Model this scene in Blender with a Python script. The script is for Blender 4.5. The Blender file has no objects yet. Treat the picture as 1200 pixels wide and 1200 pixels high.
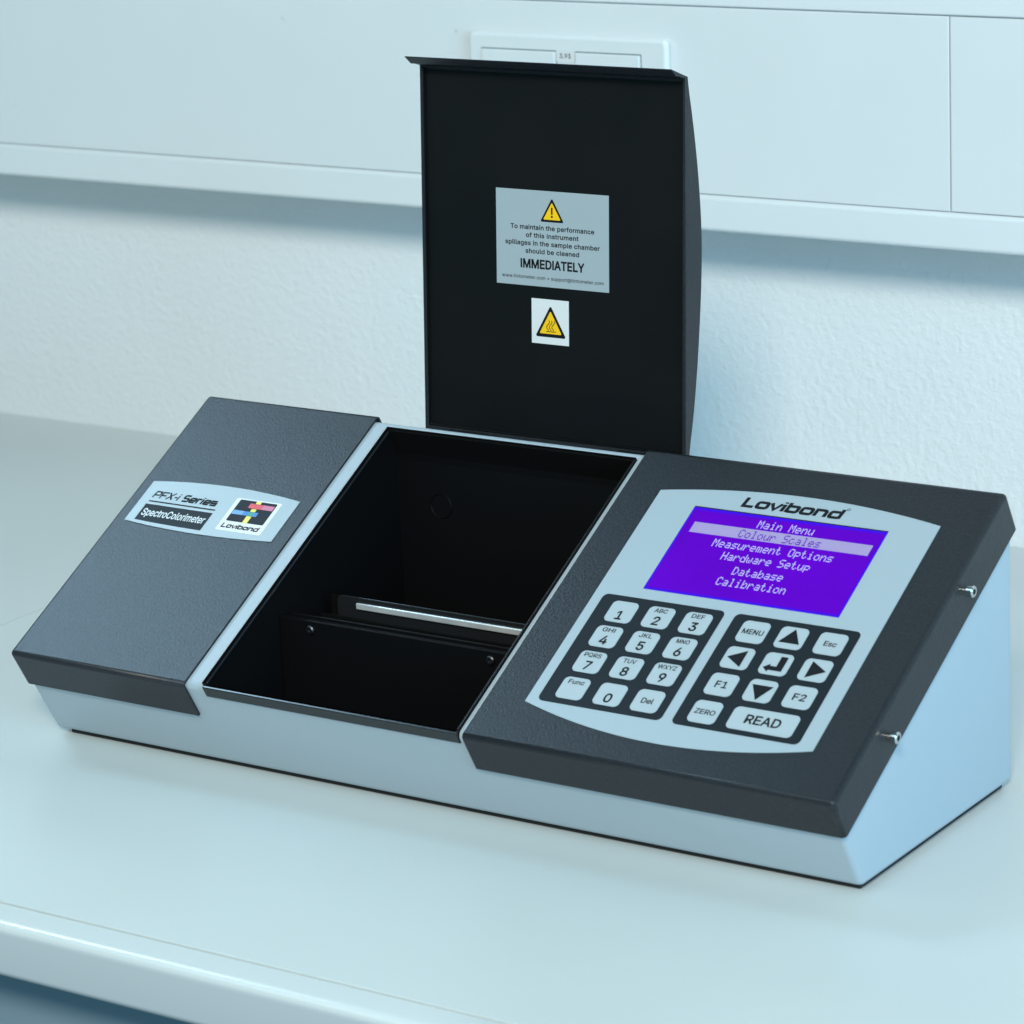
import bpy, bmesh, math
from mathutils import Vector, Matrix

SC = bpy.context.scene
COL = SC.collection

# ------------------------------------------------------------------ camera
def cam_axes(yaw, pitch, roll):
    cy, sy = math.cos(yaw), math.sin(yaw)
    f = Vector((-sy*math.cos(pitch), cy*math.cos(pitch), math.sin(pitch)))
    r = Vector((cy, sy, 0)); u = r.cross(f)
    return (math.cos(roll)*r + math.sin(roll)*u, -math.sin(roll)*r + math.cos(roll)*u, f)
cr, cu, cf = cam_axes(0.5999, -0.2729, -0.0448)
cd = bpy.data.cameras.new('camera'); cam = bpy.data.objects.new('camera', cd); COL.objects.link(cam)
m3 = Matrix((cr, cu, -cf)).transposed()
cam.matrix_world = Matrix.Translation((1.20447, -1.26762, 0.60601)) @ m3.to_4x4()
cd.sensor_width = 36.0; cd.lens = 3880.9/1200*36.0
cd.clip_start = 0.05; cd.clip_end = 50
cd.dof.use_dof = True; cd.dof.focus_distance = 1.78; cd.dof.aperture_fstop = 18
SC.camera = cam

# ------------------------------------------------------------------ world, lamps, exposure
w = bpy.data.worlds.new('World'); SC.world = w; w.use_nodes = True
bg = w.node_tree.nodes['Background']
bg.inputs['Color'].default_value = (0.36, 0.70, 0.84, 1); bg.inputs['Strength'].default_value = 0.30
def area(name, loc, target, sx, sy, power, color, spread=None):
    d = bpy.data.lights.new(name, 'AREA'); d.shape = 'RECTANGLE'; d.size = sx; d.size_y = sy
    d.energy = power; d.color = color
    o = bpy.data.objects.new(name, d); COL.objects.link(o)
    if spread: d.spread = math.radians(spread)
    o.location = loc
    o.rotation_euler = (Vector(target)-Vector(loc)).to_track_quat('-Z', 'Y').to_euler()
    return o
area('key_lamp', (1.60, -2.28, 1.93), (0.18, 0.45, 0.15), 0.55, 0.55, 82, (0.89, 0.835, 0.725))
area('low_front_fill', (-0.10, -0.85, 1.05), (0.1, -0.2, 0), 1.1, 0.4, 5.0, (0.62, 0.90, 0.97))  # stand-in for overhead light, lowered and brought forward so the bench darkens backwards
area('cover_sheen_light', (-1.75, 0.30, 2.10), (0.06, -0.02, 0.08), 0.7, 0.7, 1.02, (0.48, 0.75, 0.97), 30)   # added narrow beam, gives the dark covers and bench edge their sheen
area('window_lamp', (3.1, -1.0, 0.95), (0.5, 0.3, 0.1), 1.7, 1.5, 76, (0.30, 0.67, 0.95))
vs = SC.view_settings
vs.view_transform = 'Standard'; vs.look = 'None'; vs.exposure = 0; vs.gamma = 1; vs.use_curve_mapping = False

# ------------------------------------------------------------------ materials
def mat(name, color, rough=0.5, metal=0.0, noise=None, bump=None, spec=0.5, coat=0.0, emit=None, estr=0.0):
    """noise = (scale, amount): mottles the base colour; bump = (scale, distance_m, detail)"""
    m = bpy.data.materials.new(name); m.use_nodes = True
    nt = m.node_tree; b = nt.nodes['Principled BSDF']
    b.inputs['Base Color'].default_value = (*color, 1)
    b.inputs['Roughness'].default_value = rough; b.inputs['Metallic'].default_value = metal
    b.inputs['Specular IOR Level'].default_value = spec
    b.inputs['Coat Weight'].default_value = coat
    if emit:
        b.inputs['Emission Color'].default_value = (*emit, 1); b.inputs['Emission Strength'].default_value = estr
    tc = nt.nodes.new('ShaderNodeTexCoord')
    if noise:
        n = nt.nodes.new('ShaderNodeTexNoise'); n.inputs['Scale'].default_value = noise[0]; n.inputs['Detail'].default_value = 3
        nt.links.new(tc.outputs['Object'], n.inputs['Vector'])
        r = nt.nodes.new('ShaderNodeValToRGB')
        r.color_ramp.elements[0].position = 0.3; r.color_ramp.elements[1].position = 0.7
        lo = [c*(1-noise[1]) for c in color]; hi = [min(1, c*(1+noise[1])) for c in color]
        r.color_ramp.elements[0].color = (*lo, 1); r.color_ramp.elements[1].color = (*hi, 1)
        nt.links.new(n.outputs['Fac'], r.inputs['Fac']); nt.links.new(r.outputs['Color'], b.inputs['Base Color'])
    if bump:
        n = nt.nodes.new('ShaderNodeTexNoise'); n.inputs['Scale'].default_value = bump[0]
        n.inputs['Detail'].default_value = bump[2]; n.inputs['Roughness'].default_value = 0.55
        nt.links.new(tc.outputs['Object'], n.inputs['Vector'])
        bp = nt.nodes.new('ShaderNodeBump'); bp.inputs['Distance'].default_value = bump[1]; bp.inputs['Strength'].default_value = 1.0
        nt.links.new(n.outputs['Fac'], bp.inputs['Height']); nt.links.new(bp.outputs['Normal'], b.inputs['Normal'])
    return m

M = {}
M['wall'] = mat('woodchip_wall', (0.78, 0.79, 0.80), 0.75, bump=(235, 0.0009, 4), noise=(9, 0.012))
M['trunk'] = mat('trunking_plastic', (0.74, 0.76, 0.77), 0.45, noise=(14, 0.01))
M['trunk2'] = mat('trunking_rail_plastic', (0.76, 0.78, 0.79), 0.4)
M['ink_grey'] = mat('grey_seam', (0.22, 0.26, 0.28), 0.6)
M['bench'] = mat('bench_laminate', (0.585, 0.615, 0.605), 0.28, noise=(5, 0.02), bump=(900, 0.00002, 2))
M['bench_edge'] = mat('bench_edge_strip', (0.53, 0.57, 0.60), 0.22, spec=0.6)
M['bench_top_edge'] = mat('bench_laminate_edge', (0.585, 0.615, 0.61), 0.22, spec=0.6)
M['bench_front'] = mat('bench_cabinet_front', (0.24, 0.33, 0.40), 0.35)
M['cover'] = mat('charcoal_powder_coat', (0.018, 0.020, 0.024), 0.36, spec=0.30, noise=(700, 0.25), bump=(750, 0.00014, 3))
M['casing'] = mat('pale_grey_casing', (0.39, 0.46, 0.51), 0.45, bump=(1500, 0.00003, 2))
M['black'] = mat('chamber_black', (0.003, 0.003, 0.0035), 0.5, spec=0.18)
M['matte'] = mat('chamber_matte_black', (0.003, 0.003, 0.003), 0.9, spec=0.1)
M['rim'] = mat('chamber_rim_black', (0.014, 0.015, 0.017), 0.2, spec=0.4)
M['lid_in'] = mat('lid_inner_black', (0.004, 0.0045, 0.005), 0.45, spec=0.22, bump=(1200, 0.00004, 2))
M['rubber'] = mat('black_rubber', (0.008, 0.008, 0.009), 0.7)
M['steel'] = mat('steel', (0.62, 0.63, 0.64), 0.22, metal=1.0)
M['rail'] = mat('polished_bar', (0.86, 0.90, 0.95), 0.34, metal=0.55, noise=(45, 0.22))
M['dark_steel'] = mat('dark_screw', (0.10, 0.10, 0.11), 0.4, metal=1.0)
M['fascia'] = mat('pale_grey_membrane', (0.36, 0.43, 0.47), 0.42)
M['pad'] = mat('charcoal_membrane', (0.007, 0.010, 0.014), 0.5, spec=0.22)
M['keycap'] = mat('key_pale', (0.40, 0.46, 0.49), 0.42)
M['ink'] = mat('ink_black', (0.005, 0.006, 0.008), 0.6, spec=0.2)
M['ink_white'] = mat('ink_white', (0.70, 0.74, 0.76), 0.5)
M['plate'] = mat('silver_nameplate', (0.37, 0.43, 0.46), 0.38)
M['white'] = mat('white_print', (0.74, 0.74, 0.74), 0.4)
M['yellow'] = mat('warning_yellow', (0.98, 0.56, 0.004), 0.45)
M['logo_yellow'] = mat('logo_yellow', (0.85, 0.72, 0.10), 0.45)
M['logo_red'] = mat('logo_red', (0.72, 0.06, 0.08), 0.45)
M['logo_pink'] = mat('logo_pink', (0.62, 0.16, 0.27), 0.45)
M['logo_blue'] = mat('logo_blue', (0.04, 0.20, 0.55), 0.45)
M['logo_sky'] = mat('logo_sky', (0.15, 0.34, 0.62), 0.45)
M['logo_green'] = mat('logo_green', (0.03, 0.30, 0.20), 0.45)
M['label'] = mat('silver_label', (0.36, 0.42, 0.45), 0.5)
M['lcd'] = mat('lcd_violet', (0.0, 0.0, 0.0), 0.4, spec=0.02, emit=(0.118, 0.0012, 0.66), estr=1.0)
M['lcd_edge'] = mat('lcd_edge_blue', (0.0, 0.0, 0.0), 0.4, spec=0.02, emit=(0.055, 0.006, 0.86), estr=1.0)
M['lcd_bar'] = mat('lcd_bar', (0.1, 0.1, 0.15), 0.4, emit=(0.27, 0.23, 0.50), estr=1.0)
M['lcd_text'] = mat('lcd_text', (0.1, 0.1, 0.15), 0.4, emit=(0.38, 0.33, 0.74), estr=1.0)
M['lcd_dark'] = mat('lcd_dark_text', (0.02, 0.005, 0.08), 0.3, emit=(0.085, 0.008, 0.42), estr=1.0)
def specks(m, scale, thr, dark):
    """sparse small scuffs over the base colour"""
    nt = m.node_tree; b = nt.nodes['Principled BSDF']
    old = b.inputs['Base Color'].links[0].from_socket
    tc = nt.nodes.new('ShaderNodeTexCoord'); n = nt.nodes.new('ShaderNodeTexNoise'); n.inputs['Scale'].default_value = scale; n.inputs['Detail'].default_value = 1
    r = nt.nodes.new('ShaderNodeMapRange'); r.inputs['From Min'].default_value = thr; r.inputs['From Max'].default_value = thr+0.04
    r.inputs['To Min'].default_value = 0; r.inputs['To Max'].default_value = 1
    x = nt.nodes.new('ShaderNodeMix'); x.data_type = 'RGBA'; x.inputs[7].default_value = (*dark, 1)
    nt.links.new(tc.outputs['Object'], n.inputs['Vector']); nt.links.new(n.outputs['Fac'], r.inputs['Value']); nt.links.new(r.outputs['Result'], x.inputs[0])
    nt.links.new(old, x.inputs[6]); nt.links.new(x.outputs[2], b.inputs['Base Color'])
specks(M['trunk'], 62, 0.775, (0.50, 0.52, 0.53))
def uneven(m, scale, lo, hi, sock, k=1.0):
    """slow variation of one socket: the patchy backlight of a screen, the worn gloss of a worktop"""
    nt = m.node_tree; b = nt.nodes['Principled BSDF']
    tc = nt.nodes.new('ShaderNodeTexCoord'); n = nt.nodes.new('ShaderNodeTexNoise'); n.inputs['Scale'].default_value = scale; n.inputs['Detail'].default_value = 2
    r = nt.nodes.new('ShaderNodeMapRange'); r.inputs['From Min'].default_value = 0.15; r.inputs['From Max'].default_value = 0.85; r.interpolation_type = 'SMOOTHSTEP'
    r.inputs['To Min'].default_value = lo; r.inputs['To Max'].default_value = hi
    nt.links.new(tc.outputs['Object'], n.inputs['Vector']); nt.links.new(n.outputs['Fac'], r.inputs['Value']); nt.links.new(r.outputs['Result'], b.inputs[sock])
uneven(M['lcd'], 22, 0.86, 1.10, 'Emission Strength')
uneven(M['bench'], 5, 0.27, 0.32, 'Roughness')
uneven(M['trunk'], 6, 0.36, 0.52, 'Roughness')
uneven(M['lid_in'], 14, 0.36, 0.55, 'Roughness')

# ------------------------------------------------------------------ mesh helpers (millimetres in, metres out)
class MB:
    """collects polygons with materials; build() links ONE mesh object"""
    def __init__(self): self.v = []; self.f = []; self.mi = []; self.mats = []
    def slot(self, m):
        m = M[m] if isinstance(m, str) else m
        if m not in self.mats: self.mats.append(m)
        return self.mats.index(m)
    def poly(self, pts, m):
        i = len(self.v); self.v += [tuple(p) for p in pts]
        self.f.append(tuple(range(i, i+len(pts)))); self.mi.append(self.slot(m))
    def mesh(self, verts, faces, m):
        i = len(self.v); self.v += [tuple(p) for p in verts]; s = self.slot(m)
        for f in faces: self.f.append(tuple(i+k for k in f)); self.mi.append(s)
    def prism(self, lo, hi, m, caps=True):
        """lo, hi: matching rings of 3D points; hi is the outward cap"""
        n = len(lo)
        faces = [(k, (k+1) % n, n+(k+1) % n, n+k) for k in range(n)]
        if caps: faces += [tuple(range(n, 2*n)), tuple(range(n-1, -1, -1))]
        self.mesh(list(lo)+list(hi), faces, m)
    def build(self, name, parent=None, bevel=0, segs=3, smooth=False, weld=True, angle=35):
        me = bpy.data.meshes.new(name)
        off = Vector(ROOT.get(id(parent), (0, 0, 0))) if parent else Vector((0, 0, 0))
        me.from_pydata([tuple(Vector(p)*0.001 - off) for p in self.v], [], self.f)
        for m in self.mats: me.materials.append(m)
        for p, i in zip(me.polygons, self.mi): p.material_index = i
        bm = bmesh.new(); bm.from_mesh(me)
        if weld: bmesh.ops.remove_doubles(bm, verts=bm.verts, dist=1e-6)
        bmesh.ops.recalc_face_normals(bm, faces=bm.faces)
        bm.to_mesh(me); bm.free()
        o = bpy.data.objects.new(name, me); COL.objects.link(o)
        if parent:
            o.parent = parent; ROOT[id(o)] = ROOT.get(id(parent), (0, 0, 0)); KEEP.append(o)
        if bevel:
            b = o.modifiers.new('bevel', 'BEVEL'); b.width = bevel*0.001; b.segments = segs
            b.limit_method = 'ANGLE'; b.angle_limit = math.radians(angle)
            b.harden_normals = False
        if smooth or bevel:
            for p in me.polygons: p.use_smooth = True
            try: me.set_sharp_from_angle(angle=math.radians(angle))
            except Exception: pass
        return o
ROOT = {}; KEEP = []
def thing(name, label, cat, loc):
    o = bpy.data.objects.new(name, None); COL.objects.link(o); o.location = loc
    o.empty_display_size = 0.05
    o['label'] = label; o['category'] = cat; ROOT[id(o)] = loc; KEEP.append(o)
    return o

# frames: S = sloping top (x, s up the slope, n outwards); L = open lid (x, v up, w towards the viewer)
SA = 0.5075; ZF = 56.0; SL = 212.7
def S(x, s, n=0.0): return (x, math.cos(SA)*s - math.sin(SA)*n, ZF + math.sin(SA)*s + math.cos(SA)*n)
LT = 0.0596; LH = (217.23, 159.35)
def Lp(x, v, w_=0.0): return (x, LH[0] + math.sin(LT)*v - math.cos(LT)*w_, LH[1] + math.cos(LT)*v + math.sin(LT)*w_)
def TF(y0):  # upright face at depth y0 looking to -Y
    return lambda x, z, n=0.0: (x, y0-n, z)

def box(mb, fr, x0, x1, a0, a1, n0, n1, m):
    lo = [fr(x0, a0, n0), fr(x1, a0, n0), fr(x1, a1, n0), fr(x0, a1, n0)]
    hi = [fr(x0, a0, n1), fr(x1, a0, n1), fr(x1, a1, n1), fr(x0, a1, n1)]
    mb.prism(lo, hi, m)
def W3(x, y, z): return (x, y, z)
def wbox(mb, x0, x1, y0, y1, z0, z1, m): box(mb, W3, x0, x1, y0, y1, z0, z1, m)
def sheet(mb, fr, pts, n0, n1, m):
    mb.prism([fr(x, a, n0) for x, a in pts], [fr(x, a, n1) for x, a in pts], m)
def flat(mb, fr, pts, n, m): mb.poly([fr(x, a, n) for x, a in pts], m)
def rr(cx, cy, w_, h, r, k=6):
    out = []
    for sx, sy, a0 in ((1, 1, 0), (-1, 1, 90), (-1, -1, 180), (1, -1, 270)):
        for i in range(k+1):
            a = math.radians(a0+90*i/k)
            out.append((cx+sx*(w_/2-r)+r*math.cos(a), cy+sy*(h/2-r)+r*math.sin(a)))
    return out
def tube_ring(c, ax, r, n=24, start=0):
    ax = Vector(ax).normalized(); t = Vector((0, 0, 1)) if abs(ax.z) < .9 else Vector((1, 0, 0))
    e1 = ax.cross(t).normalized(); e2 = ax.cross(e1)
    return [tuple(Vector(c)+r*(math.cos(2*math.pi*i/n+start)*e1+math.sin(2*math.pi*i/n+start)*e2)) for i in range(n)]
def lathe(mb, c, ax, prof, m, n=24):
    """prof: list of (distance along axis, radius)"""
    ax = Vector(ax).normalized(); rings = [tube_ring(Vector(c)+ax*d, ax, r, n) for d, r in prof]
    for a, b in zip(rings, rings[1:]): mb.prism(a, b, m, caps=False)
    mb.poly(rings[-1], m); mb.poly(rings[0][::-1], m)

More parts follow.
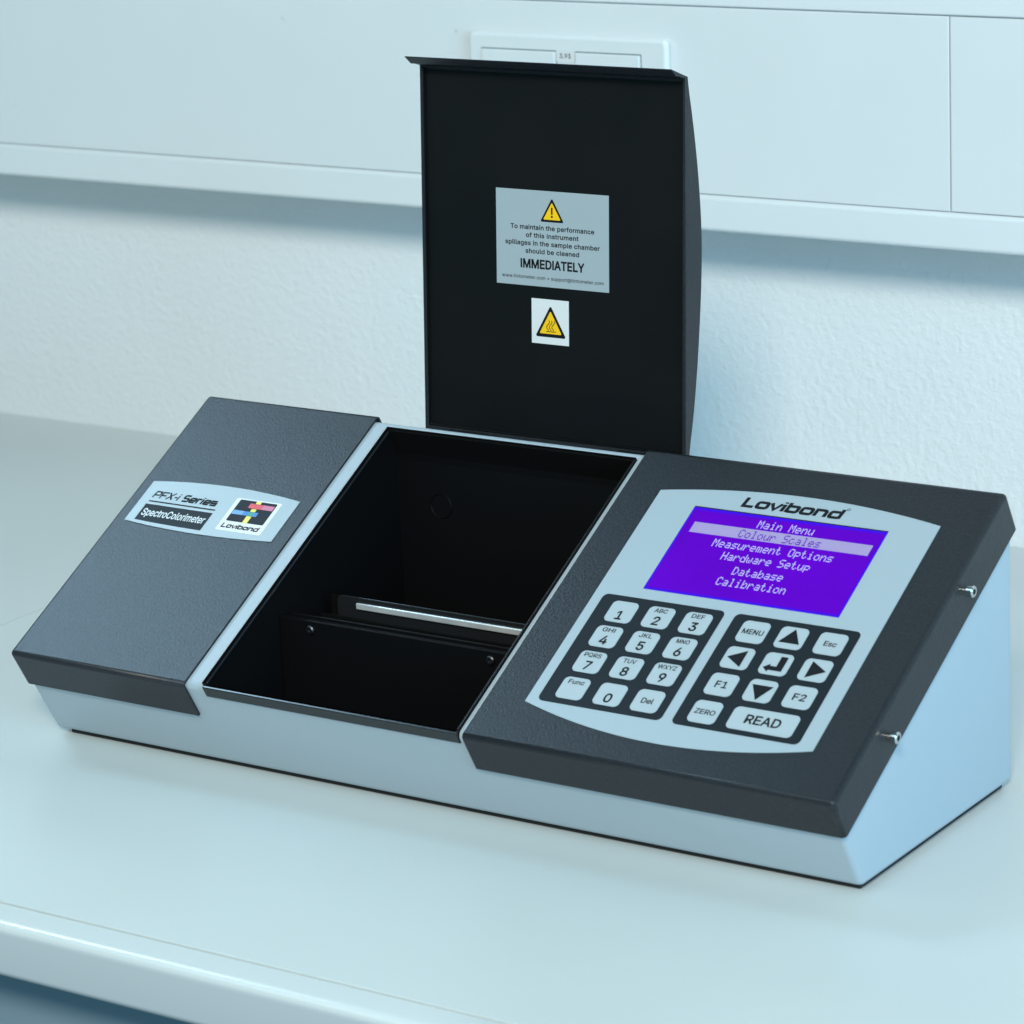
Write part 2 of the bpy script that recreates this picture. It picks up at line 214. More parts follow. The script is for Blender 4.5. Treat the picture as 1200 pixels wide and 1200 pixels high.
# ------------------------------------------------------------------ lettering
# outlines of a plain sans-serif alphabet, 1000 units to the em: character, advance, contours
OUTLINES = '''!196:67,160 63,509 132,509 128,160/86,-3 75,1 58,18 54,29 52,41 54,53 58,64 75,80 86,85 110,85 121,80 138,64 142,53 142,29 138,18 121,1 110,-3;.188:83,-3 73,1 63,9 55,18 51,29 51,53 55,64 63,73 73,81 83,85 95,87 107,85 118,81 128,73 135,64 140,53 140,29 135,18 128,9 118,1 107,-3;0453:227,-7 191,-3 158,7 130,24 105,48 85,77 69,113 57,155 50,202 48,254 50,306 57,353 69,395 85,431 106,461 130,484 159,502 191,512 227,516 262,512 295,502 323,484 348,461 368,431 384,395 396,353 403,306 405,254 403,202 396,155 384,113 368,77 348,48 323,24 295,7 263,-3/227,50 250,52 271,60 290,74 306,92 320,116 330,144 338,176 342,213 344,254 342,295 338,332 330,365 320,393 306,416 290,435 271,449 250,457 227,460 203,457 182,449 163,435 147,416 134,393 123,365 115,332 111,295 109,254 111,213 115,176 123,144 134,116 147,92 163,74 182,60 203,52;1453:76,0 76,55 391,55 391,0/276,509 276,0 212,0 212,448 86,358 86,427 198,509;2453:64,0 64,47 234,229 282,282 311,327 316,341 319,356 320,371 319,389 315,405 308,419 298,431 287,441 273,449 258,455 224,460 205,458 188,454 172,447 159,438 148,427 139,413 132,398 128,381 127,362 66,362 68,391 75,418 86,442 102,464 121,482 143,496 168,507 196,513 225,516 254,513 281,507 306,497 328,482 346,465 361,445 372,423 379,398 381,372 380,354 377,336 371,318 363,299 351,280 336,259 317,235 294,209 267,180 153,60 389,57 389,0;3453:218,-7 188,-5 159,1 133,10 108,22 88,38 70,57 57,79 48,104 44,132 109,132 112,115 118,100 126,87 137,76 150,66 165,59 182,54 200,51 219,50 239,51 258,55 275,61 291,69 304,80 315,93 323,108 328,125 329,145 328,163 323,180 316,196 306,211 292,223 275,234 254,241 229,246 201,248 157,248 157,299 288,448 288,452 70,452 70,509 372,509 372,461 211,278 211,289 247,290 279,286 308,276 333,262 354,244 371,222 383,198 391,173 393,145 390,116 383,90 370,66 354,45 333,27 309,12 281,2 251,-5;4453:40,105 40,158 247,509 311,509 109,166 413,163 413,105/282,0 282,318 343,318 343,0;5453:221,-7 192,-5 165,1 140,11 118,25 99,41 83,60 71,82 63,105 60,130 122,130 125,115 130,102 138,89 148,78 160,68 173,60 188,54 204,51 221,50 241,51 259,56 276,64 291,75 304,89 314,104 322,122 326,141 328,162 326,183 321,203 314,221 303,237 290,251 275,262 257,270 238,275 218,277 201,276 184,273 167,268 152,262 139,255 128,246 67,253 96,509 366,509 366,452 151,452 134,301 148,311 178,325 194,330 212,333 229,334 252,332 274,328 294,321 313,311 330,299 345,285 358,269 370,251 379,231 386,210 390,187 391,163 388,132 381,102 369,76 352,52 332,32 309,15 282,3 253,-4;6453:226,-7 196,-4 168,3 142,15 119,31 100,51 84,74 73,101 66,130 64,162 65,187 71,212 80,239 93,268 112,302 137,340 252,509 322,509 151,261 145,261 184,302 208,311 235,314 265,312 291,305 316,295 337,280 355,262 370,240 380,215 387,187 389,157 387,127 379,98 368,73 352,50 333,30 310,14 284,3 257,-4/226,48 245,50 263,55 279,63 293,73 304,86 314,101 322,119 326,137 327,157 326,178 322,196 314,213 304,228 293,241 279,251 263,259 245,264 226,265 207,264 190,259 174,252 160,241 148,229 138,214 131,197 126,179 125,158 126,138 131,119 138,102 148,86 160,73 174,63 190,55 207,50;7453:97,0 323,448 323,452 62,452 62,509 391,509 391,449 165,0;8453:226,-7 193,-5 163,1 136,11 111,25 91,42 74,62 62,84 54,109 52,135 53,156 58,176 65,195 75,212 87,228 101,241 117,252 134,260 153,265 129,276 109,289 93,308 80,330 73,354 70,380 73,405 79,429 90,450 106,469 124,485 146,498 170,508 197,514 226,516 255,514 282,508 306,498 328,485 346,469 361,450 373,429 379,405 382,380 379,354 372,330 359,308 343,289 323,276 300,267 319,260 335,252 351,241 365,228 377,212 387,195 395,176 399,156 401,135 398,109 391,84 378,62 362,42 341,25 317,11 289,1 259,-5/226,49 248,50 267,54 285,60 300,69 313,79 323,91 331,106 335,121 337,139 335,157 330,173 322,189 312,202 283,223 265,230 247,234 226,235 206,234 187,230 169,223 140,202 130,189 122,173 117,157 115,139 117,121 121,106 129,91 139,79 152,69 167,60 185,54 205,50/226,290 244,291 260,294 274,300 287,308 298,318 307,330 314,344 318,359 319,376 318,392 314,407 308,420 299,432 288,442 275,449 260,455 244,459 226,460 208,459 192,455 177,449 164,442 153,432 138,407 134,392 133,376 134,359 138,344 145,330 154,318 165,308 178,300 193,294 209,291;9453:226,516 256,513 285,506 310,494 333,478 352,458 368,434 380,408 387,378 389,347 387,322 382,296 373,270 359,240 340,207 315,168 200,0 130,0 301,248 307,248 268,207 232,195 218,195 188,197 161,203 137,214 116,229 98,247 83,269 72,294 66,321 64,352 66,382 73,411 85,436 101,459 120,479 143,494 168,506 196,513/226,460 207,459 190,454 174,446 160,435 148,423 138,407 131,390 127,372 125,352 127,331 131,313 138,295 148,280 160,268 174,257 190,250 207,245 226,243 245,245 263,249 279,257 293,267 305,280 314,295 322,312 326,330 327,350 326,371 322,390 314,407 305,422 293,435 279,446 263,454 245,459;@676:355,-135 307,-133 262,-126 221,-114 184,-98 151,-77 122,-53 98,-24 77,9 61,46 50,87 43,131 40,179 43,226 50,269 61,309 78,346 98,379 123,408 151,433 184,454 220,470 260,482 303,489 349,492 394,489 435,482 472,469 506,452 536,432 562,407 584,380 603,351 617,319 627,285 633,251 635,215 635,191 631,142 627,118 622,96 615,76 605,57 593,42 579,28 561,18 541,13 517,11 503,11 463,21 451,28 432,45 426,56 423,68 402,41 388,30 371,20 351,15 326,13 298,15 273,23 251,35 232,52 216,73 204,96 195,123 190,152 188,182 190,212 197,239 207,265 220,287 237,306 257,322 279,334 304,341 330,343 351,342 369,338 385,331 398,323 416,306 419,335 474,335 474,110 475,97 479,85 485,74 493,66 505,61 518,59 533,61 546,66 557,76 565,89 571,106 576,127 579,152 581,215 579,245 575,273 567,301 555,327 541,351 523,373 502,393 477,410 450,424 419,434 385,440 347,442 309,440 274,434 242,424 213,410 187,393 164,372 144,347 128,320 115,289 105,255 100,218 98,178 100,138 105,100 115,66 128,35 144,8 165,-17 188,-37 215,-54 246,-68 280,-78 317,-83 357,-85 376,-85 489,-59 504,-107 480,-116 374,-135/329,65 350,66 368,71 382,78 395,89 405,102 412,118 417,138 421,160 422,185 421,210 417,231 411,249 403,263 393,274 381,282 366,287 331,292 313,290 297,285 283,277 271,267 260,254 252,239 246,222 243,204 242,185 243,164 246,144 251,125 258,108 267,94 279,81 293,72 310,67;A480:16,0 201,509 276,509 463,0 395,0 287,302 232,478 245,478 233,437 222,402 213,371 191,302 85,0/110,142 110,199 370,199 370,142;B456:60,0 60,509 241,509 274,507 304,501 329,491 350,477 367,461 381,442 390,421 396,398 398,374 397,353 393,336 387,320 368,295 343,278 315,267 315,262 331,260 347,254 363,245 378,234 391,220 402,203 411,184 416,161 418,136 416,111 410,88 400,67 386,48 368,31 344,18 317,8 284,2 247,0/125,57 245,57 281,60 309,67 330,80 344,96 353,115 355,137 354,153 350,169 342,184 333,197 320,209 306,218 289,225 269,229 248,231 125,231/125,285 238,285 273,290 288,296 302,304 314,314 323,326 330,340 335,355 336,372 333,393 326,412 313,429 294,442 270,449 240,452 125,452;C510:267,-7 225,-3 186,7 150,25 119,49 92,79 70,115 53,157 44,203 40,254 44,305 53,352 70,393 92,429 119,459 150,484 186,501 225,512 267,516 293,514 317,511 340,504 362,496 383,485 402,471 419,456 435,438 448,418 459,397 467,373 473,348 408,348 404,365 389,395 380,407 344,437 330,444 300,453 267,456 237,453 209,445 184,432 161,414 141,391 125,364 113,332 106,295 103,254 106,213 113,177 125,145 141,117 161,94 184,76 210,63 237,56 267,53 300,56 330,65 344,72 369,90 389,114 397,128 404,144 408,160 473,160 467,135 459,112 448,91 435,71 420,53 402,38 383,24 363,13 341,5 317,-2 293,-6;D502:219,0 96,0 96,57 215,57 254,60 288,68 318,81 343,99 363,122 379,149 390,181 397,216 399,255 397,294 390,329 379,361 364,388 344,410 320,428 291,441 258,449 221,452 93,452 93,509 225,509 273,505 315,495 353,478 385,455 412,426 433,391 449,351 458,306 462,255 458,205 449,159 433,119 411,83 384,54 351,31 312,14 268,3/125,509 125,0 60,0 60,509;E419:60,0 60,509 372,509 372,452 125,452 125,286 355,286 355,229 125,229 125,57 375,57 375,0;F410:60,0 60,509 369,509 369,452 125,452 125,278 346,278 346,221 125,221 125,0;G520:269,-7 225,-3 185,7 149,25 118,49 91,79 69,116 53,157 43,203 40,254 43,305 53,352 69,393 91,429 117,459 149,484 184,501 223,512 265,516 291,514 316,510 340,504 363,494 384,483 403,469 421,453 436,436 449,416 460,395 468,373 474,349 408,349 402,365 378,406 368,417 344,436 330,443 300,453 265,456 236,453 209,445 183,432 160,414 141,392 125,364 113,332 106,295 103,254 106,213 113,177 125,145 141,117 161,95 184,76 210,63 238,56 269,53 296,55 322,61 345,71 365,85 382,102 396,123 407,147 413,173 415,202 434,199 283,199 283,256 478,256 478,200 475,160 466,124 451,91 431,62 406,38 377,19 344,5 308,-4;H517:60,0 60,509 125,509 125,289 392,289 392,509 457,509 457,0 392,0 392,232 125,232 125,0;I300:31,0 31,57 118,57 118,452 31,452 31,509 269,509 269,452 183,452 183,57 269,57 269,0;J396:185,-7 143,-2 106,11 75,33 52,63 38,100 33,145 33,173 98,173 98,145 100,117 108,93 122,74 139,61 160,53 185,50 209,53 230,61 248,74 261,93 269,117 272,145 272,509 336,509 336,145 332,100 318,63 294,33 263,11 227,-2;K467:104,145 104,216 139,261 199,331 212,344 364,509 448,509 231,276/60,0 60,509 125,509 125,334 124,225 125,193 125,0/372,0 188,259 228,309 449,0;L393:60,0 60,509 125,509 125,57 361,57 361,0;M628:60,0 60,509 152,509 277,187 322,49 307,49 352,187 476,509 568,509 568,0 504,0 507,457 513,457 456,291 342,0 286,0 170,291 112,457 119,457 122,0;N523:60,0 60,509 136,509 343,183 388,107 414,55 405,54 399,509 463,509 463,0 387,0 202,290 108,452 119,454 125,0;O533:267,-7 225,-3 186,7 150,25 119,49 92,79 70,115 53,157 44,203 40,254 44,305 53,352 70,393 92,429 119,459 150,484 186,501 225,512 267,516 309,512 348,501 384,484 415,459 442,429 464,393 480,352 490,305 493,254 490,203 480,157 464,115 442,79 415,49 384,25 348,7 309,-3/267,53 296,55 324,63 349,76 372,94 392,116 408,144 420,176 428,213 430,254 428,295 420,332 408,365 392,392 372,415 349,433 324,446 296,453 267,456 237,453 210,445 184,433 161,415 142,392 125,364 113,332 106,295 103,254 106,213 113,176 125,144 142,117 161,94 184,76 210,63 237,55;P445:60,0 60,509 235,509 272,506 305,499 332,487 356,471 375,452 390,430 400,404 407,377 409,348 407,318 400,291 390,265 375,243 356,223 332,207 305,195 272,188 235,186 109,186 109,242 233,242 257,244 279,248 297,256 312,266 324,279 333,294 339,310 343,328 344,348 343,367 339,385 333,402 324,416 312,428 297,439 279,446 257,451 232,452 125,452 125,0;Q533:245,159 313,159 468,-48 401,-48 346,27 331,46/267,-7 225,-3 186,7 150,25 119,49 92,79 70,115 53,157 44,203 40,254 44,305 53,352 70,393 92,429 119,459 150,484 186,501 225,512 267,516 309,512 348,501 384,484 415,459 442,429 464,393 480,352 490,305 493,254 490,203 480,157 464,115 442,79 415,49 384,25 348,7 309,-3/267,53 296,55 324,63 349,76 372,94 392,116 408,144 420,176 428,213 430,254 428,295 420,332 408,365 392,392 372,415 349,433 324,446 296,453 267,456 237,453 210,445 184,433 161,415 142,392 125,364 113,332 106,295 103,254 106,213 113,176 125,144 142,117 161,94 184,76 210,63 237,55;R449:60,0 60,509 236,509 273,506 305,500 333,489 356,473 376,455 390,433 401,408 407,381 409,352 407,323 401,296 390,271 376,250 356,232 333,217 305,206 273,200 236,198 96,198 96,255 234,255 258,256 280,260 298,267 313,276 325,287 334,300 340,316 344,333 345,352 344,371 340,389 334,405 325,419 313,430 298,440 279,446 258,451 233,452 125,452 125,0/353,0 230,229 303,229 428,0;S447:224,-9 188,-7 156,-1 128,9 102,23 81,40 64,60 51,83 42,109 38,137 104,137 108,118 114,102 123,88 136,76 150,66 166,59 185,53 204,50 224,49 246,50 267,54 286,60 303,69 317,79 329,92 338,106 344,122 346,139 344,154 340,168 332,179 322,189 296,205 184,239 145,253 112,269 86,289 67,313 56,341 52,372 54,400 62,425 75,448 92,468 113,484 138,498 165,508 195,514 227,516 259,514 289,508 316,498 340,484 360,468 377,449 390,427 398,403 401,378 337,378 332,402 320,421 302,437 280,449 254,456 225,459 185,454 167,448 152,440 139,430 129,418 121,405 117,391 115,376 117,359 122,345 131,334 142,324 155,315 312,264 344,248 359,238 384,213 395,198 402,180 407,161 408,139 406,112 399,87 386,64 370,43 349,25 323,11 294,0 261,-7;T449:32,452 32,509 417,509 417,452 257,452 257,0 193,0 193,452;U517:259,-8 220,-6 186,2 154,15 126,33 103,55 85,80 71,108 63,140 60,173 60,509 124,509 124,178 126,155 132,133 141,113 153,95 169,80 187,68 208,59 232,53 259,52 285,53 309,59 331,68 349,80 364,95 377,113 385,133 391,155 393,178 393,509 457,509 457,173 454,140 446,108 433,80 414,55 391,33 363,15 332,2 297,-6;V480:204,0 16,509 84,509 192,206 207,164 248,31 235,31 247,71 257,107 290,206 395,509 463,509 278,0;W686:155,0 16,509 82,509 163,196 172,162 197,40 189,40 224,196 306,509 380,509 462,196 497,40 488,40 523,196 603,509 670,509 530,0 455,0 362,345 351,391 336,475 350,475 318,323 230,0;X474:18,0 217,284 217,236 29,509 104,509 178,400 243,292 232,292 298,400 374,509 446,509 259,239 259,287 456,0 382,0 230,231 244,231 182,129 91,0;Y472:203,0 203,208 16,509 91,509 192,344 203,327 250,230 224,230 233,254 242,275 280,344 381,509 455,509 268,208 268,0;Z438:42,0 42,46 273,385 306,431 341,476 348,454 40,452 40,509 397,509 397,462 169,129 97,33 90,54 399,57 399,0;a389:160,-9 137,-7 115,-3 94,5 76,15 60,29 48,45 38,63 32,84 30,108 32,128 36,146 43,161 53,174 64,184 78,193 92,200 125,211 276,255 275,272 272,285 267,297 260,307 240,322 227,327 212,330 196,331 178,330 163,327 100,274 41,291 51,313 64,331 79,346 95,358 114,368 133,375 153,380 173,383 208,384 255,375 271,369 300,350 312,336 322,320 330,301 335,278 337,251 337,0 277,0 277,52 272,52 242,16 215,1 199,-4 181,-7/170,45 192,47 211,51 228,59 242,68 254,80 263,93 270,108 274,122 276,138 276,190 134,159 112,147 103,139 97,130 93,118 96,82 109,64 119,57 142,48;b424:229,-8 208,-7 189,-3 172,4 147,21 118,59 112,59 112,0 53,0 53,509 114,509 114,319 118,319 137,346 171,373 188,379 207,383 229,384 259,382 287,374 313,361 335,342 354,320 370,293 381,261 388,227 390,189 388,151 381,116 370,84 355,57 336,34 313,16 288,3 260,-6/220,47 242,49 262,55 279,66 294,80 306,97 316,117 323,139 327,163 328,189 327,215 323,239 316,261 307,281 295,298 280,311 262,322 243,328 220,330 198,328 178,322 161,312 147,299 134,282 125,263 118,241 114,216 113,189 114,162 118,138 125,115 135,95 147,78 162,65 179,55 198,49;c396:207,-8 174,-5 144,3 117,16 93,35 72,58 56,85 44,116 37,150 34,187 37,225 44,260 56,291 72,318 93,341 117,360 144,374 174,382 207,384 226,384 260,377 305,356 330,335 349,308 362,277 303,262 207,330 184,328 163,321 145,310 130,296 118,278 108,258 102,236 98,212 96,187 98,163 102,139 108,117 118,97 130,80 145,66 163,55 184,49 207,46 304,117 363,102 350,70 331,43 306,21 292,12 261,-1 244,-5;d424:195,-8 165,-6 137,3 111,16 89,34 70,57 55,84 43,116 36,151 34,189 36,227 43,261 55,293 70,320 89,342 112,361 137,374 165,382 196,384 218,383 237,379 253,373 267,364 306,319 311,319 311,509 372,509 372,0 313,0 313,59 307,59 266,12 252,4 236,-3 217,-7/205,47 226,49 246,55 263,65 278,78 290,95 299,115 306,138 310,162 312,189 310,216 306,241 300,263 290,282 278,299 263,312 246,322 227,328 205,330 182,328 162,322 145,311 130,298 118,281 108,261 102,239 98,215 96,189 98,163 102,139 109,117 118,97 130,80 145,66 162,55 182,49;e404:212,-8 177,-5 145,3 117,16 92,35 72,58 56,85 44,116 37,150 34,187 36,224 44,258 55,290 71,317 91,340 115,359 142,373 172,382 205,384 226,383 246,380 266,374 285,366 303,355 319,341 334,324 347,305 357,282 365,256 370,227 371,169 75,169 75,221 338,221 310,202 308,226 304,248 298,269 288,286 277,301 263,314 246,323 227,328 205,330 183,328 164,323 146,313 131,301 119,286 109,270 102,251 97,231 96,211 96,178 98,151 102,127 110,106 121,88 135,73 151,61 169,53 190,48 212,46 241,49 294,82 306,105 365,91 358,72 348,55 335,39 320,26 302,14 283,4 261,-3 237,-7;f254:228,379 228,327 6,327 6,379/81,0 81,432 82,452 87,470 96,486 107,499 120,510 135,519 152,525 169,529 243,521 227,468 178,472 164,468 154,460 147,449 143,435 142,419 142,0;g425:207,-151 180,-149 156,-146 134,-140 114,-132 97,-122 82,-110 59,-84 51,-69 101,-41 142,-82 154,-88 169,-93 187,-96 207,-97 236,-95 261,-87 282,-75 298,-58 308,-34 311,-6 311,68 306,68 287,41 266,23 252,16 236,10 217,6 195,5 165,7 138,14 113,27 90,43 71,65 55,90 43,120 36,154 34,191 36,229 43,263 55,293 71,320 90,342 112,361 138,374 166,382 196,384 218,383 237,379 253,373 267,365 279,356 308,319 313,319 313,379 372,379 372,-9 370,-40 363,-67 350,-90 334,-109 314,-124 291,-136 265,-144 237,-149/205,59 227,61 246,66 264,75 278,87 290,103 300,121 307,142 311,166 312,193 311,219 307,242 300,264 291,283 279,299 264,312 247,322 227,328 205,330 182,328 163,322 145,312 130,298 118,282 109,262 102,241 98,218 96,193 98,167 102,144 109,123 118,104 131,88 145,76 163,66 183,61;h410:114,227 114,0 53,0 53,509 114,509 114,287 102,287 116,319 132,344 152,362 175,374 200,382 227,384 252,383 275,377 295,369 313,356 328,340 341,321 350,298 355,271 357,240 357,0 296,0 296,235 293,263 286,286 273,304 256,318 235,326 210,329 192,328 176,324 161,317 147,308 136,297 126,283 119,266 115,248;i167:53,0 53,379 114,379 114,0/73,444 63,448 47,463 43,472 41,483 47,504 54,512 84,524 114,512 121,504 125,494 125,472 121,463 105,448 95,444;l189:112,0 91,8 74,20 62,37 55,59 53,84 53,509 114,509 114,83 120,62 135,53 167,54 181,3;m610:53,0 53,379 112,379 112,295 108,295 114,314 122,331 132,346 144,358 158,368 172,376 187,382 203,385 219,386 245,383 268,375 287,361 303,342 314,320 321,295 312,295 318,312 326,329 337,343 350,356 364,366 381,375 398,381 417,385 437,386 458,385 478,380 497,372 514,361 529,346 541,328 550,307 555,283 557,255 557,0 496,0 496,254 493,279 485,298 473,313 456,323 438,329 419,330 402,329 387,326 374,320 363,312 353,302 345,290 336,263 335,247 335,0 274,0 274,260 272,280 265,297 253,311 238,322 220,328 199,330 185,329 171,326 158,320 145,312 135,302 126,289 119,274 115,257 114,238 114,0;n410:114,227 114,0 53,0 53,379 112,379 112,287 102,287 116,319 132,344 152,362 175,374 200,382 227,384 252,383 275,377 295,369 313,356 328,340 341,321 350,298 355,271 357,240 357,0 296,0 296,235 293,263 286,286 273,304 256,318 235,326 210,329 192,328 176,324 161,317 147,308 136,297 126,283 119,266 115,248;o415:207,-8 174,-5 144,3 117,16 93,35 72,58 56,85 44,116 37,150 34,187 37,225 44,260 56,291 72,318 93,341 117,360 144,374 174,382 207,384 241,382 271,374 299,360 323,341 343,318 359,291 371,260 379,225 381,187 379,150 371,116 359,85 343,58 323,35 299,16 271,3 241,-5/207,46 231,49 252,55 270,66 285,80 298,97 307,117 314,139 318,163 319,187 318,212 314,236 307,258 298,278 285,296 270,310 252,321 231,328 207,330 184,328 163,321 145,310 130,296 118,278 108,258 102,236 98,212 96,187 98,163 102,139 108,117 118,97 130,80 145,66 163,55 184,49;p424:53,-143 53,379 112,379 112,319 118,319 137,346 171,373 188,379 207,383 229,384 259,382 287,374 313,361 335,342 354,320 370,293 381,261 388,227 390,189 388,151 381,116 370,84 355,57 336,34 313,16 288,3 260,-6 229,-8 208,-7 189,-3 173,4 159,12 147,21 118,59 114,59 114,-143/220,47 242,49 262,55 279,66 294,80 306,97 316,117 323,139 327,163 328,189 327,215 323,239 316,261 307,281 295,298 280,311 262,322 243,328 220,330 198,328 178,322 161,312 147,299 134,282 125,263 118,241 114,216 113,189 114,162 118,138 125,115 135,95 147,78 162,65 179,55 198,49;r259:53,0 53,379 112,379 112,321 124,339 137,354 152,367 171,377 191,383 240,384 243,322 174,321 159,315 146,306 135,296 126,284 119,269 115,254 114,237 114,0;s365:182,-8 157,-7 133,-3 112,3 93,12 76,24 62,38 50,54 41,73 36,94 94,107 101,87 111,72 124,60 141,52 160,47 181,45 206,47 227,53 244,62 258,74 265,88 268,103 266,115 262,126 254,136 243,144 229,150 212,155 149,170 118,180 92,192 72,208 58,227 50,249 47,274 49,295 55,314 65,332 79,347 95,360 115,370 137,378 161,383 187,384 212,383 234,379 254,372 271,363 286,352 299,339 318,308 324,290 268,277 262,291 254,304 243,316 228,325 210,331 187,333 166,331 147,326 131,317 119,305 111,292 109,277 110,264 115,253 124,243 136,235 172,223 229,209 261,200 287,187 306,171 320,153 328,131 331,107 329,85 323,65 312,47 298,31 281,18 260,6 236,-2 210,-7;t227:204,379 204,327 6,327 6,379/65,471 126,471 126,98 127,83 130,70 136,61 144,55 156,51 202,54 213,2 138,-1 113,7 92,21 77,41 68,64 65,93;u410:182,-5 158,-3 135,2 115,11 97,23 82,39 69,59 60,82 54,109 53,139 53,379 114,379 114,144 116,117 124,94 137,75 154,61 175,53 200,50 218,51 234,55 249,62 263,71 274,83 283,97 290,113 295,132 296,153 296,379 357,379 357,0 298,0 298,92 307,92 294,60 277,35 257,17 234,5 209,-3;w567:138,0 23,379 87,379 133,214 175,41 165,41 192,163 252,379 316,379 362,214 382,136 402,41 391,41 480,379 545,379 429,0 368,0 319,172 277,338 291,338 248,172 199,0;•389:194,93 175,94 156,99 139,107 124,118 111,131 100,147 92,164 87,182 85,202 87,221 92,240 100,257 111,272 124,285 139,296 156,305 175,309 194,311 214,309 232,305 249,296 265,285 278,272 289,257 297,240 302,221 304,202 302,182 297,164 289,147 278,131 265,118 249,107 232,99 214,94'''
from mathutils.geometry import tessellate_polygon
GLYPH = {}
for rec in OUTLINES.split(';'):
    adv_, cont = rec[1:].split(':')
    GLYPH[rec[0]] = (float(adv_), [[tuple(float(t) for t in q.split(',')) for q in l.split()] for l in cont.split('/') if l])
GLYPH['I'] = (190.0, [[(62, 0), (128, 0), (128, 509), (62, 509)]])   # plain capital I
def inside(p, loop):
    c = False
    for (x0, y0), (x1, y1) in zip(loop, loop[1:]+loop[:1]):
        if (y0 > p[1]) != (y1 > p[1]) and p[0] < (x1-x0)*(p[1]-y0)/(y1-y0)+x0: c = not c
    return c
def text(mb, fr, txt, cx, base, cap, n, m, width=None, bold=0.0, spacing=0.0, shear=0.0):
    """cap = cap height in mm, base = baseline, centred on cx; width squeezes or stretches the line; bold = extra stem in em"""
    V, F, E, x = [], [], [], 0.0
    for c in txt:
        if c == ' ': x += 200+spacing; continue
        adv_, cont = GLYPH[c]
        i = len(V); V += [(x+p[0], p[1]) for l in cont for p in l]
        off, a_ = [], 0
        for l in cont: off.append(a_); a_ += len(l)
        hole = {j: h for j, l in enumerate(cont) for h, o in enumerate(cont) if h != j and all(inside(p, o) for p in l)}
        for j, l in enumerate(cont):
            if j in hole: continue
            grp = [j] + [h for h in hole if hole[h] == j]
            idx = [i+off[g]+k for g in grp for k in range(len(cont[g]))]
            F += [tuple(idx[k] for k in t) for t in tessellate_polygon([[Vector((p[0], p[1], 0)) for p in cont[g]] for g in grp])]
        E += [[(x+p[0], p[1]) for p in l] for l in cont]
        x += adv_+spacing
    k = cap/509.0; x0 = min(v[0] for v in V); x1 = max(v[0] for v in V)
    kx = k if width is None else width/(x1-x0)
    put = lambda v, nn: fr(cx+(v[0]-(x0+x1)/2)*kx+shear*v[1]*k, base+v[1]*k, nn)
    mb.mesh([put(v, n) for v in V], F, m)
    if bold:
        for l in E:
            v2, f2 = stroke(l, bold*1000, True); mb.mesh([put(v, n+0.004) for v in v2], f2, m)
def stroke(pts, wd, closed=False):
    """polyline -> quads with mitred joints, in 2D"""
    P = [Vector(p) for p in pts]; n = len(P); L, R = [], []
    for i in range(n):
        a = P[i-1] if (i > 0 or closed) else None; b = P[(i+1) % n] if (i < n-1 or closed) else None
        d1 = (P[i]-a).normalized() if a is not None else None; d2 = (b-P[i]).normalized() if b is not None else None
        if d1 is None: d1 = d2
        if d2 is None: d2 = d1
        n1 = Vector((-d1.y, d1.x)); n2 = Vector((-d2.y, d2.x)); mt = (n1+n2)
        mt = mt.normalized() if mt.length > 1e-6 else n1
        q = wd/2/max(0.7, mt.dot(n1))
        L.append(P[i]+mt*q); R.append(P[i]-mt*q)
    V = L+R; m_ = n if closed else n-1
    return [(v.x, v.y) for v in V], [(i, n+i, n+(i+1) % n, (i+1) % n) for i in range(m_)]
def rrect(x0, y0, x1, y1, r): return rr((x0+x1)/2, (y0+y1)/2, x1-x0, y1-y0, r, 3)
H_ = 0.085
GL = {  # square extended letters: strokes (points, closed), advance
 'L': ([([(0.1, 1), (0.1, H_), (0.85, H_)], 0)], 0.98),
 'o': ([(rrect(0.1, H_, 0.85, 0.66, 0.16), 1)], 1.06),
 'v': ([([(0.0, 0.745), (0.38, 0.06), (0.76, 0.745)], 0)], 0.88),
 'i': ([([(0.1, 0), (0.1, 0.745)], 0), ([(0.1, 0.86), (0.1, 1.0)], 0)], 0.33),
 'b': ([([(0.1, 0), (0.1, 1)], 0), (rrect(0.1, H_, 0.85, 0.66, 0.14), 1)], 1.06),
 'n': ([([(0.1, 0), (0.1, 0.66), (0.66, 0.66), (0.77, 0.60), (0.82, 0.48), (0.82, 0)], 0)], 1.05),
 'd': ([([(0.85, 0), (0.85, 1)], 0), (rrect(0.1, H_, 0.85, 0.66, 0.14), 1)], 1.05),
 'P': ([([(0.1, 0), (0.1, 0.915), (0.72, 0.915), (0.82, 0.84), (0.82, 0.50), (0.72, 0.42), (0.1, 0.42)], 0)], 0.98),
 'F': ([([(0.1, 0), (0.1, 0.915), (0.85, 0.915)], 0), ([(0.1, 0.46), (0.75, 0.46)], 0)], 0.93),
 'X': ([([(0.05, 0), (0.85, 1)], 0), ([(0.05, 1), (0.85, 0)], 0)], 0.98),
 '-': ([([(0.08, 0.42), (0.42, 0.42)], 0)], 0.5),
 ' ': ([], 0.42),
 'S': ([([(0.82, 0.915), (0.2, 0.915), (0.1, 0.84), (0.1, 0.58), (0.2, 0.5), (0.72, 0.5), (0.82, 0.42), (0.82, 0.16), (0.72, H_), (0.08, H_)], 0)], 1.0),
 'e': ([([(0.80, H_), (0.2, H_), (0.1, 0.16), (0.1, 0.58), (0.2, 0.66), (0.7, 0.66), (0.8, 0.58), (0.8, 0.36), (0.1, 0.36)], 0)], 0.98),
 'r': ([([(0.1, 0), (0.1, 0.66), (0.55, 0.66)], 0)], 0.66),
 's': ([([(0.76, 0.66), (0.1, 0.66), (0.1, 0.375), (0.78, 0.375), (0.78, H_), (0.06, H_)], 0)], 0.95),
}
